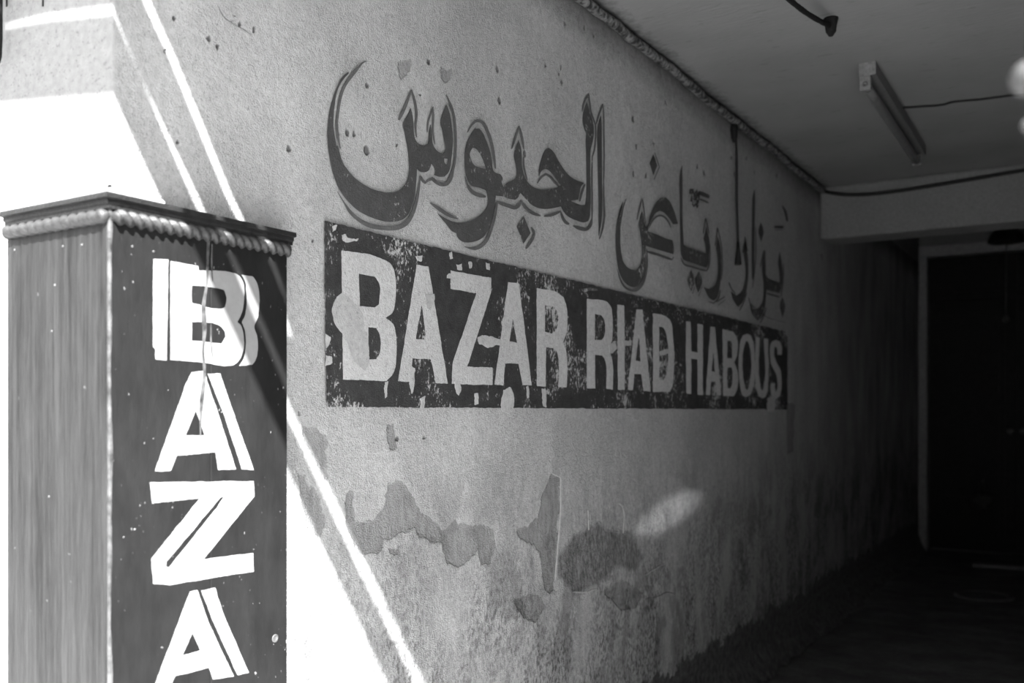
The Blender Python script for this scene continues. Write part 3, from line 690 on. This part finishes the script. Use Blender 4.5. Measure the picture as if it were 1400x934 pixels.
# ------------------------------------------------------------------ Arabic lettering above the panel
A1c = crop(440, 70, .14989); A2c = crop(440, 190, .14989); A3c = crop(540, 100, .14989); A4c = crop(580, 220, .14989)
A5c = crop(680, 150, .14989); A6c = crop(680, 220, .14989); A7c = crop(740, 110, .14989); A8c = crop(780, 220, .12841)
B1c = crop(830, 190, .12848); B2c = crop(830, 290, .12848); B3c = crop(910, 220, .10707); B4c = crop(910, 310, .12848)
B5c = crop(980, 180, .13919); B6c = crop(980, 310, .14989)
arab = tag(empty('painted_arabic_lettering'), 'dark outlined Arabic calligraphy painted on the wall above the black panel', 'lettering')
def body(polys, label):
    for o, hs in polys: paint_mesh('painted_stroke', [(SP(o), [SP(h) for h in hs])], M_ARAB, arab, 0, L1, label)
def outl(strokes, label):
    ps = []
    for c, pts, w in strokes:
        s = c([(0, 0), (1, 0)]); k = s[1][0]-s[0][0]
        pts = c(pts) if callable(c) else pts
        ps.append((stroke_poly(pts, [q*k for q in w] if isinstance(w, (list, tuple)) else w*k), []))
    for i, p in enumerate(ps): paint_mesh('outline_stroke', [p], M_ARAB2, arab, 0, L0+0.00002*i)
seen = (A1c([(240,190),(195,225),(150,300),(115,385),(85,480),(65,570),(55,660),(50,750),(55,850)])+A2c([(55,50),(62,110),(77,205),(100,310),(130,400),(170,480),(230,560),(310,640),(400,695),(500,735),(600,757),(690,750),(750,725),(790,680),(820,610),(845,520),(855,420),(862,330),(864,272)])
 +A3c([(225,897),(265,905),(300,892),(318,862),(330,822),(350,850),(362,905)])+A4c([(88,128),(130,145),(180,145),(215,110),(237,50)])
 +A3c([(508,810),(520,700),(525,600),(515,480),(500,390),(480,320),(465,290),(445,340),(415,450),(430,520),(445,600),(460,690),(450,720),(430,735),(395,720),(360,685),(340,640),(332,560),(322,470),(308,540),(305,600),(300,645),(270,655),(235,655),(205,640),(185,610),(170,560),(165,470),(155,380),(140,320),(115,380),(70,465),(85,540),(105,640),(118,720),(125,800)])
 +A2c([(790,190),(797,260),(790,340),(775,390),(740,440),(690,475),(600,490),(530,480),(450,455),(370,410),(290,350),(230,280),(185,210),(160,130),(140,60)])+A1c([(130,870),(112,760),(103,680),(103,600),(115,480),(130,390),(160,310),(200,250),(240,205)]))
body([(seen, [A3c([(445,778),(485,780),(482,825),(465,838),(448,815)])])], 'large final Arabic letter with three teeth and a deep bowl')
conn = (A4c([(120,480),(200,530),(280,560),(350,562),(420,548),(490,510),(545,460),(575,410),(580,370),(575,320),(562,272),(500,245),(430,225),(400,185),(380,130),(370,60)])
 +A3c([(637,870),(635,800),(640,700),(660,620),(690,560),(730,505),(770,510),(800,550),(830,620),(860,700),(880,790),(892,885)])
 +A4c([(640,105),(690,122),(712,160),(706,210),(722,245),(750,205),(800,180),(835,160)])
 +A5c([(175,600),(165,500),(150,410),(190,280),(210,340),(218,420),(220,500),(232,570),(260,640),(300,690),(350,717),(400,728),(480,722),(540,712),(580,690),(540,640),(500,585),(460,547),(430,540),(400,560),(378,605),(377,550),(390,490),(415,410),(440,365),(465,350),(500,375),(550,460),(600,540),(650,600),(710,640),(790,668),(762,700),(748,750),(735,820),(665,832),(710,852),(760,870),(798,868),(808,800),(810,600),(808,400),(808,235)])
 +A7c([(410,495),(390,440),(375,370),(382,290),(415,195),(430,260),(450,320),(470,390),(478,460),(470,540),(455,600),(447,630),(445,700),(445,900)])
 +A6c([(847,250),(848,330),(845,430),(840,510),(825,550),(790,562),(720,545),(640,505),(600,460),(578,415),(520,430),(440,440),(370,430),(310,400),(260,350),(208,290),(180,340),(160,355),(100,345),(50,325)])
 +A4c([(650,318),(640,400),(620,500),(590,610),(550,680),(500,720),(440,740),(380,745),(335,730),(302,695),(290,660),(250,640),(200,580),(150,520)]))
body([(conn, [A3c([(705,680),(735,690),(770,730),(800,790),(835,880),(780,865),(720,840),(690,790),(680,730)])])], 'connected Arabic letters joined along the baseline to a tall upright')
body([(A7c([(540,320),(548,420),(550,600),(551,820)])+A8c([(331,240),(334,540),(328,640),(310,740),(299,800),(297,600),(295,400),(290,200)])+A7c([(513,800),(510,600),(508,480),(517,400)]), [])], 'tall narrow Arabic upright stroke')
body([(A6c([(240,510),(300,660),(235,755),(175,600)]), [])], 'dark painted diamond dot')
outl([(A1c, [(405,92),(380,100),(330,150),(290,200),(250,250),(210,310),(180,380),(160,460),(145,560),(135,660),(140,740),(150,800),(168,890)], [18,30,26,24,22,22,14]),
 (A1c, [(702,628),(760,500),(816,352)], [30,26,16]), (A1c, [(816,350),(850,480),(862,580),(853,680),(862,785)], [18,22,20,16,12]),
 (A3c, [(293,540),(300,450),(345,308)], [10,16,14]), (A3c, [(345,308),(347,420),(346,540),(362,650)], [14,16,14,10]),
 (A3c, [(465,198),(500,280),(530,370),(545,480),(552,600),(550,720),(540,830),(520,925)], [16,24,22,20,20,20,24]),
 (A4c, [(272,0),(263,60),(245,140),(205,205),(160,215),(110,195),(70,162),(30,180),(0,208)], [16,20,36,38,34,28,26]),
 (A2c, [(140,480),(200,580),(260,670),(340,740),(420,785),(500,805),(600,815),(700,805),(770,765),(820,690),(855,590),(878,480),(890,400),(894,335)], [8,12,30,34,42,40,44,42,34,26,22,16]),
 (A2c, [(893,340),(915,375),(940,400)], 24),
 (A3c, [(660,540),(700,470),(750,434),(800,455),(840,530),(870,610),(895,720),(915,872)], [12,22,26,28,26,22,20]),
 (A4c, [(368,140),(385,200),(410,255),(450,292),(500,312),(558,328)], [6,14,30,38,36]), (A4c, [(52,383),(130,435),(210,490),(305,530)], [16,34,32,16]),
 (A4c, [(365,782),(440,800),(500,787),(560,735),(600,640),(632,540),(652,440),(664,372)], [12,30,30,30,26,26,26]),
 (A4c, [(660,372),(700,388),(760,408),(830,425),(868,395),(885,368)], [26,34,36,36,24]),
 (A6c, [(215,368),(260,430),(310,470),(370,495),(392,500)], [20,28,30,24]), (A6c, [(422,505),(500,490),(577,458)], [22,30,20]),
 (A6c, [(577,465),(590,510),(620,560),(652,578)], [16,26,30]), (A6c, [(690,592),(760,618),(810,622),(845,590),(862,530)], [24,36,30,20]),
 (A6c, [(862,535),(864,400),(861,200),(862,10)], 13), (A7c, [(463,735),(464,700),(482,640),(492,560),(496,470),(490,400),(470,340),(450,280),(440,200),(430,118)], [8,12,12,12,12,14,14]),
 (A7c, [(430,118),(405,165),(382,220),(370,285)], [14,16,14,8]),
 (A5c, [(128,358),(160,260),(196,148)], [14,20,14]), (A5c, [(196,148),(220,250),(240,362)], [14,22,14]), (A5c, [(236,430),(240,520),(270,645)], [14,14,10]),
 (A5c, [(362,672),(400,615),(440,588),(480,612),(520,660),(562,697)], [8,18,20,22,22]), (A5c, [(797,678),(770,750),(748,838)], [18,20,16]),
 (A6c, [(308,605),(332,665),(260,802)], [20,24,24]), (A7c, [(500,400),(515,340),(558,213)], [10,14,12]),
 (A7c, [(558,213),(566,300),(569,500),(571,700),(567,934)], 12), (A8c, [(350,220),(352,400),(358,560),(350,660),(330,760),(306,832)], [14,16,18,18,14])], '')
dad = (B1c([(165,670),(130,760),(110,860)])+B2c([(112,60),(100,130),(90,250),(92,400),(105,520),(125,630),(160,710),(210,770),(270,800),(320,790),(360,740),(390,660),(405,560),(410,440),(406,355),(430,365),(520,395),(620,425),(703,450),(708,400),(700,330),(690,300),(620,280),(530,240),(430,205),(436,165)])
 +B1c([(445,920),(480,840),(520,785),(560,765),(600,780),(640,820),(670,860),(700,908),(752,905),(730,830),(700,740),(660,660),(620,622),(580,625),(540,660),(490,740),(450,850),(424,930)])+B2c([(405,165),(395,120)])
 +B1c([(385,830),(370,770),(350,850)])+B2c([(335,140),(350,220),(365,330),(372,420),(365,520),(345,580),(310,615),(260,612),(210,585),(170,530),(150,450),(138,350),(130,200),(130,100)])+B1c([(125,900),(140,800),(160,710)]))
body([(dad, [])], 'Arabic letter with an arched head and a round bowl')
body([(B1c([(490,165),(530,285),(490,385),(450,260)]), [])], 'dark diamond dot above the arched letter')
ya = (B3c([(208,60),(187,130),(175,250),(180,500),(182,800)])+B4c([(155,100),(158,230),(165,300),(185,350),(250,375),(330,400),(430,435),(450,400),(460,300),(465,200),(458,120),(440,50),(430,0),(420,60),(405,130),(420,180),(430,285),(380,270),(300,240),(215,210),(190,190),(185,100)])+B3c([(214,800),(212,500),(212,250)]))
body([(ya, [])], 'Arabic upright joined to a short tooth')
body([(stroke_poly(B3c([(300,525),(312,440),(322,372),(338,372),(348,440),(358,510),(372,450),(388,395),(396,460),(406,530),(418,460),(426,395)]), 3.4, (.6, .6)), []), (B3c([(425,385),(480,400),(562,440),(552,480),(480,455),(422,425)]), []), (stroke_poly(B3c([(432,488),(490,510),(546,538)]), 2.2), []), (stroke_poly(B3c([(335,545),(358,582),(383,548),(405,592),(420,560)]), 1.6), [])], 'small painted vowel mark')
body([(B4c([(270,465),(305,580),(270,685),(235,570)]), []), (B4c([(350,475),(385,590),(345,700),(315,590)]), [])], 'pair of diamond dots under the letters')
body([(B4c([(553,110),(535,220),(550,320),(555,450),(545,560),(520,630),(465,668),(405,640),(430,700),(465,760),(510,785),(545,750),(570,660),(585,540),(590,400),(582,250),(565,150)]), [])], 'hooked Arabic letter descending to the panel')
body([(B6c([(258,180),(245,250),(255,330),(262,420),(250,520),(225,590),(180,630),(125,590),(150,670),(190,730),(225,700),(260,620),(280,500),(285,380),(278,260)]), [])], 'hooked Arabic letter under the hanging cable')
body([(B5c([(368,568),(350,650),(345,800)])+B6c([(318,60),(317,200),(318,400),(322,490),(335,450),(340,250),(342,60)])+B5c([(372,800),(374,650)]), [])], 'thin Arabic upright')
body([(B6c([(430,225),(412,330),(415,430),(425,520),(425,620),(415,690),(385,745),(340,755),(295,700),(320,790),(370,855),(410,810),(435,740),(445,640),(450,575),(500,590),(570,605),(585,560),(600,450),(590,330),(572,230),(558,330),(570,420),(572,510),(520,495),(460,465),(440,420),(435,330)]), [])], 'last joined Arabic letters near the beam')
body([(B6c([(400,-40),(378,40),(402,135),(425,50)]), []), (B6c([(598,640),(620,735),(598,825),(575,720)]), []), (B6c([(525,-8),(605,-8),(605,16),(525,14)]), []), (stroke_poly(B5c([(640,725),(672,790),(692,885)]), [1.6, 3.6, 2.2]), [])], 'dots and dash of the last letters')
outl([(B1c, [(202,640),(172,720),(152,820),(138,930)], [6,12,12,10]), (B2c, [(141,50),(136,150),(136,300)], [10,8,4]), (B1c, [(318,862),(345,740),(370,628)], [8,12,10]), (B1c, [(370,628),(387,730),(402,850),(410,925)], [10,12,10,8]),
 (B2c, [(443,175),(480,95),(520,52),(560,36),(600,48),(650,102),(678,168)], [10,16,20,18,12]), (B2c, [(424,420),(520,447),(620,482),(692,508)], [28,26,24,28]), (B2c, [(690,510),(706,478)], 14),
 (B2c, [(108,610),(140,720),(190,800),(250,832),(310,832),(360,790),(400,700),(420,600),(426,480),(420,390)], [8,16,22,26,24,18,14,12]),
 (B1c, [(503,143),(555,300)], [12,16]), (B1c, [(556,296),(499,432)], [16,14]), (B4c, [(160,330),(200,402),(280,427),(360,452),(437,470)], [10,20,20,22]), (B4c, [(436,472),(452,440),(468,350),(472,180)], [14,12,8,6]),
 (B3c, [(478,934),(495,820),(510,732)], 12), (B3c, [(510,732),(530,820),(552,930)], 12), (B4c, [(308,640),(285,712)], 9), (B4c, [(388,640),(350,736)], 9),
 (B4c, [(524,205),(540,110),(552,15)], 10), (B4c, [(552,15),(578,120),(597,250),(602,450),(592,570)], 9), (B4c, [(455,795),(510,815),(560,760),(582,670)], 10), (B4c, [(540,800),(628,745)], 20), (B4c, [(560,832),(632,780)], 9),
 (B6c, [(234,240),(258,92),(280,220)], 8), (B6c, [(108,505),(140,580),(172,612)], 8), (B6c, [(205,766),(245,690),(272,600)], 8), (B6c, [(354,0),(352,300),(326,560)], 7),
 (B6c, [(394,372),(410,300),(430,212),(444,420)], 8), (B6c, [(455,607),(500,622),(572,642)], 14), (B6c, [(288,645),(310,710),(352,742)], 8), (B6c, [(395,877),(430,810),(448,740)], 8), (B6c, [(525,28),(605,31)], 8), (B6c, [(606,330),(606,440),(585,640)], 7)], '')

# ------------------------------------------------------------------ conduit, cables and lamp
pts, rad = [], []
ya0, ya1 = 1.3, YB-0.005
for i in range(260):
    t = i/259; y = ya0+(ya1-ya0)*t
    pts.append((0.024+0.003*math.sin(y*9), y, ZC-0.026+0.004*math.sin(y*4.1)+0.002*math.sin(y*23))); rad.append(0.017+0.0022*math.sin(y*31)*math.sin(y*13)+0.0016*random.random())
tag(tube('wall_conduit', pts, rad, M_PIPE, None, 10), 'lumpy overpainted conduit running along the wall and ceiling joint', 'conduit')

hc = tag(empty('hanging_cable'), 'black cable dropping down the wall from the conduit to a socket', 'cable')
a = on_x(1006, 188, 0.02); b = on_x(1009, 345, 0.02); c = on_x(1009.5, 362, 0.02)
tube('cable', [(0.02, a.y+(b.y-a.y)*t+0.004*math.sin(t*8), a.z+(b.z-a.z)*t) for t in np.linspace(0, 1, 24)], 0.0065, M_BLACK, hc)
lathe('socket', [(0.0065, 0.07), (0.009, 0.03), (0.013, 0.0), (0.016, -0.035), (0.016, -0.04)], (0.021, b.y, b.z-0.02), (0, 0, 1), M_BLACK, hc, 14)
a0 = on_x(1004, 180, 0.02)
lathe('junction_knob', [(0.008, -0.05), (0.014, -0.03), (0.017, 0.01), (0.012, 0.04)], (0.02, a0.y, a0.z), (0, 0, 1), M_RUST, hc, 12)

bc = []
for i, (px, py) in enumerate([(1119, 260), (1150, 266), (1185, 266), (1223, 262), (1270, 255), (1330, 245), (1400, 233), (1480, 220)]):
    bc.append(on_y(px, py, YB-0.012))
bc = smooth_poly([tuple(p) for p in bc], False, 6, 80)
tag(tube('beam_cable', bc, 0.011, M_BLACK), 'black cable sagging along the top of the cross beam', 'cable')

ZT = ZC-0.001
p0 = on_z(1186, 95, ZC-0.03); ang = Vector((0, 1, 0)); p1 = on_z(1257, 207, ZC-0.03)
lamp = tag(empty('fluorescent_lamp'), 'unlit fluorescent tube lamp screwed to the ceiling', 'lamp')
d = (p1-p0); d.z = 0; LL = d.length; d.normalize(); sd = Vector((d.y, -d.x, 0))
def lbox(name, s0, s1, w0, w1, z0, z1, mat, bev=0.003):
    bm = bmesh.new(); add_box(bm, s0, s1, w0, w1, z0, z1, bev)
    for v in bm.verts: v.co = Vector((p0.x, p0.y, 0))+d*v.co.x+sd*v.co.y+Vector((0, 0, v.co.z))
    return bm_obj(name, bm, mat, lamp)
lbox('end_plate', -0.003, 0, -0.033, 0.033, ZT-0.054, ZT, M_CAP, 0.0008)
lbox('batten', 0, LL, -0.032, 0.032, ZT-0.052, ZT, M_BATTEN)
zt_ = ZT-0.086; wt = -0.010
for s in (0.004, LL-0.03): lbox('lamp_holder', s, s+0.026, wt-0.022, wt+0.022, zt_-0.022, ZT-0.05, M_CAP)
t0 = Vector((p0.x, p0.y, zt_))+d*0.03+sd*wt; t1 = Vector((p0.x, p0.y, zt_))+d*(LL-0.03)+sd*wt
tube('glass_tube', [t0+(t1-t0)*t for t in np.linspace(0, 1, 8)], 0.0185, M_TUBE, lamp, 16)
for s in (0.0305, LL-0.06):
    q = Vector((p0.x, p0.y, zt_))+d*s+sd*wt; tube('tube_cap', [q, q+d*0.03], 0.0193, M_METAL, lamp, 16)
for zz_, nm in ((ZT-0.024, 'end_screw'), (zt_, 'end_screw')):
    q = Vector((p0.x, p0.y, zz_))+sd*(wt if zz_ == zt_ else 0)+d*(0.004 if zz_ == zt_ else 0)
    lathe(nm, [(0.011, -0.001), (0.011, 0.002), (0.007, 0.003), (0.006, 0.001)], q, -d, M_METAL, lamp, 12)
cc = [on_z(px, py, ZC-0.006) for px, py in ((1226, 148), (1255, 146), (1290, 143), (1300, 140), (1340, 136), (1378, 131), (1460, 122))]
tag(tube('ceiling_cable', smooth_poly([tuple(p) for p in cc], False, 5, 80), 0.0055, M_BLACK), 'thin black cable stapled across the ceiling to the tube lamp', 'cable')

iron = tag(empty('twisted_iron_rod'), 'short black twisted rod bent out of the ceiling', 'rod')
q1 = on_z(1136, 36, ZC-0.03); q0 = on_z(1064, -14, ZC-0.09)
rp, rad = [], []
for i in range(90):
    t = i/89; p = q0+(q1-q0)*t; p = p+Vector((0, 0, -0.012*math.sin(math.pi*t))); rp.append(p); rad.append(0.0045+0.0042*(i % 2)+0.0012*random.random())
tube('rod', rp, rad, M_RUST, iron, 8)
lathe('end_knob', [(0.008, -0.035), (0.018, -0.02), (0.02, 0.0), (0.024, 0.02), (0.026, 0.028)], (q1.x, q1.y, q1.z), (0, 0, 1), M_RUST, iron, 12)
lathe('ceiling_mount', [(0.026, 0.0), (0.022, 0.012)], (q0.x, q0.y, ZC-0.0125), (0, 0, 1), M_RUST, iron, 12)
tube('upper_stub', [(q0.x, q0.y, ZC-0.012), (q0.x, q0.y, q0.z)], 0.007, M_RUST, iron)

# door lamp and bulb on its wire, near the far door
lx = on_y(1376, 330, YD-0.2)
dl = tag(empty('dome_lamp'), 'dull round dome lamp hanging over the far door', 'lamp')
lathe('dome', [(0.015, 0.16), (0.08, 0.13), (0.14, 0.05), (0.16, 0.0), (0.155, -0.01), (0.10, -0.012)], (lx.x, lx.y, lx.z), (0, 0, 1), M_DOOR, dl, 24)
tube('stem', [(lx.x, lx.y, lx.z+0.155), (lx.x, lx.y, ZC2)], 0.008, M_BLACK, dl)
tube('wire', [(lx.x, lx.y, lx.z-0.01), (lx.x-0.005, lx.y, on_y(1372, 432, YD-0.2).z)], 0.006, M_METAL, dl, 6)
b3 = on_y(1372, 436, YD-0.2)
tag(lathe('bulb', [(0.012, 0.05), (0.016, 0.03), (0.03, 0.0), (0.028, -0.02), (0.012, -0.034)], (lx.x-0.005, b3.y, b3.z), (0, 0, 1), M_TUBE, dl, 16), 'small dim glass bulb on a wire')

# things on the far floor
a = on_z(1330, 774, 0.0); b = on_z(1440, 781, 0.0)
bm = bmesh.new(); dd = (b-a).normalized(); nn = Vector((-dd.y, dd.x, 0)); L = (b-a).length
add_box(bm, 0, L, -0.06, 0.06, 0.0, 0.025, 0.004)
for v in bm.verts: v.co = Vector((a.x, a.y, 0))+dd*v.co.x+nn*v.co.y+Vector((0, 0, v.co.z))
tag(bm_obj('floor_plank', bm, M_PLANK), 'dusty plank lying on the floor before the far door', 'plank')
a = on_z(1345, 815, 0.0)
dr = tag(empty('drain_cover'), 'low round drain cover set in the passage floor', 'drain cover')
lathe('rim', [(0.20, -0.005), (0.20, 0.004), (0.185, 0.012), (0.16, 0.012), (0.155, 0.002)], (a.x, a.y, 0), (0, 0, 1), M_FLOOR, dr, 28)
lathe('lid', [(0.15, -0.005), (0.15, 0.004), (0.14, 0.006)], (a.x, a.y, 0), (0, 0, 1), M_FLOOR, dr, 28)
q = on_y(1340, 686, YD-0.25)
rg = tag(empty('crumpled_bag'), 'pale crumpled bag hanging low against the dark door', 'bag')
bm = bmesh.new(); bmesh.ops.create_icosphere(bm, subdivisions=3, radius=1.0)
for v in bm.verts:
    k = 1+0.28*math.sin(v.co.x*5+v.co.z*7)*math.sin(v.co.y*6+v.co.z*3); v.co = Vector((v.co.x*0.085*k, v.co.y*0.045*k, v.co.z*0.075*k*(1.1-0.4*max(0, v.co.z))))+Vector((q.x, q.y+0.15, q.z))
bm_obj('bag_body', bm, M_BAG, rg, True)
tube('bag_handle', [(q.x-0.03, q.y+0.15, q.z+0.04), (q.x-0.02, q.y+0.2, q.z+0.18), (q.x+0.02, q.y+0.2, q.z+0.18), (q.x+0.03, q.y+0.15, q.z+0.04)], 0.005, M_BAG, rg, 6)
tube('door_hook', [(q.x, q.y+0.19, q.z+0.178), (q.x, q.y+0.33, q.z+0.178)], 0.006, M_METAL, rg, 6)

# string of pale beads hanging near the camera at the right edge
orn = tag(empty('bead_string'), 'pale round beads hanging on a cord at the right picture edge', 'ornament')
q = at_depth(1407, 107, 0.72); q2 = at_depth(1410, 172, 0.72)
for c, r in ((q, 0.0135), (Vector((q.x, q.y, q2.z)), 0.0055)):
    lathe('bead', [(r*math.cos(t), r*math.sin(t)) for t in np.linspace(-1.4, 1.4, 13)], c, (0, 0, 1), M_PALE, orn, 20)
tube('cord', [(q.x, q.y, q2.z-0.02), (q.x, q.y, ZA)], 0.0012, M_BLACK, orn, 6)

# dark bracket at the left edge of the street front, with drips of dark paint
q = on_y(0.3, 60, YC-0.016)
br = tag(empty('iron_rod_bracket'), 'dark iron rod fixed to the white street front at the top left corner', 'bracket')
zt1 = on_y(0, 86, YC-0.016).z
tube('rod', [(q.x-0.004, YC-0.016, zt1), (q.x-0.002, YC-0.016, zt1+0.012), (q.x-0.001, YC-0.016, zt1+0.05), (q.x, YC-0.016, 2.6)], [0.002, 0.004, 0.005, 0.005], M_RUST, br, 10)
for z in (2.2, 2.5): box('clip', q.x-0.02, q.x+0.014, YC-0.028, YC-0.0005, z, z+0.02, M_RUST, br)
for px, py in ((9.5, 9), (59, 9)):
    e = on_y(px, py, YC); box('paint_drip', e.x-0.0022, e.x+0.0022, YC-0.0012, YC+0.0002, e.z, e.z+0.12, M_RUST, br)
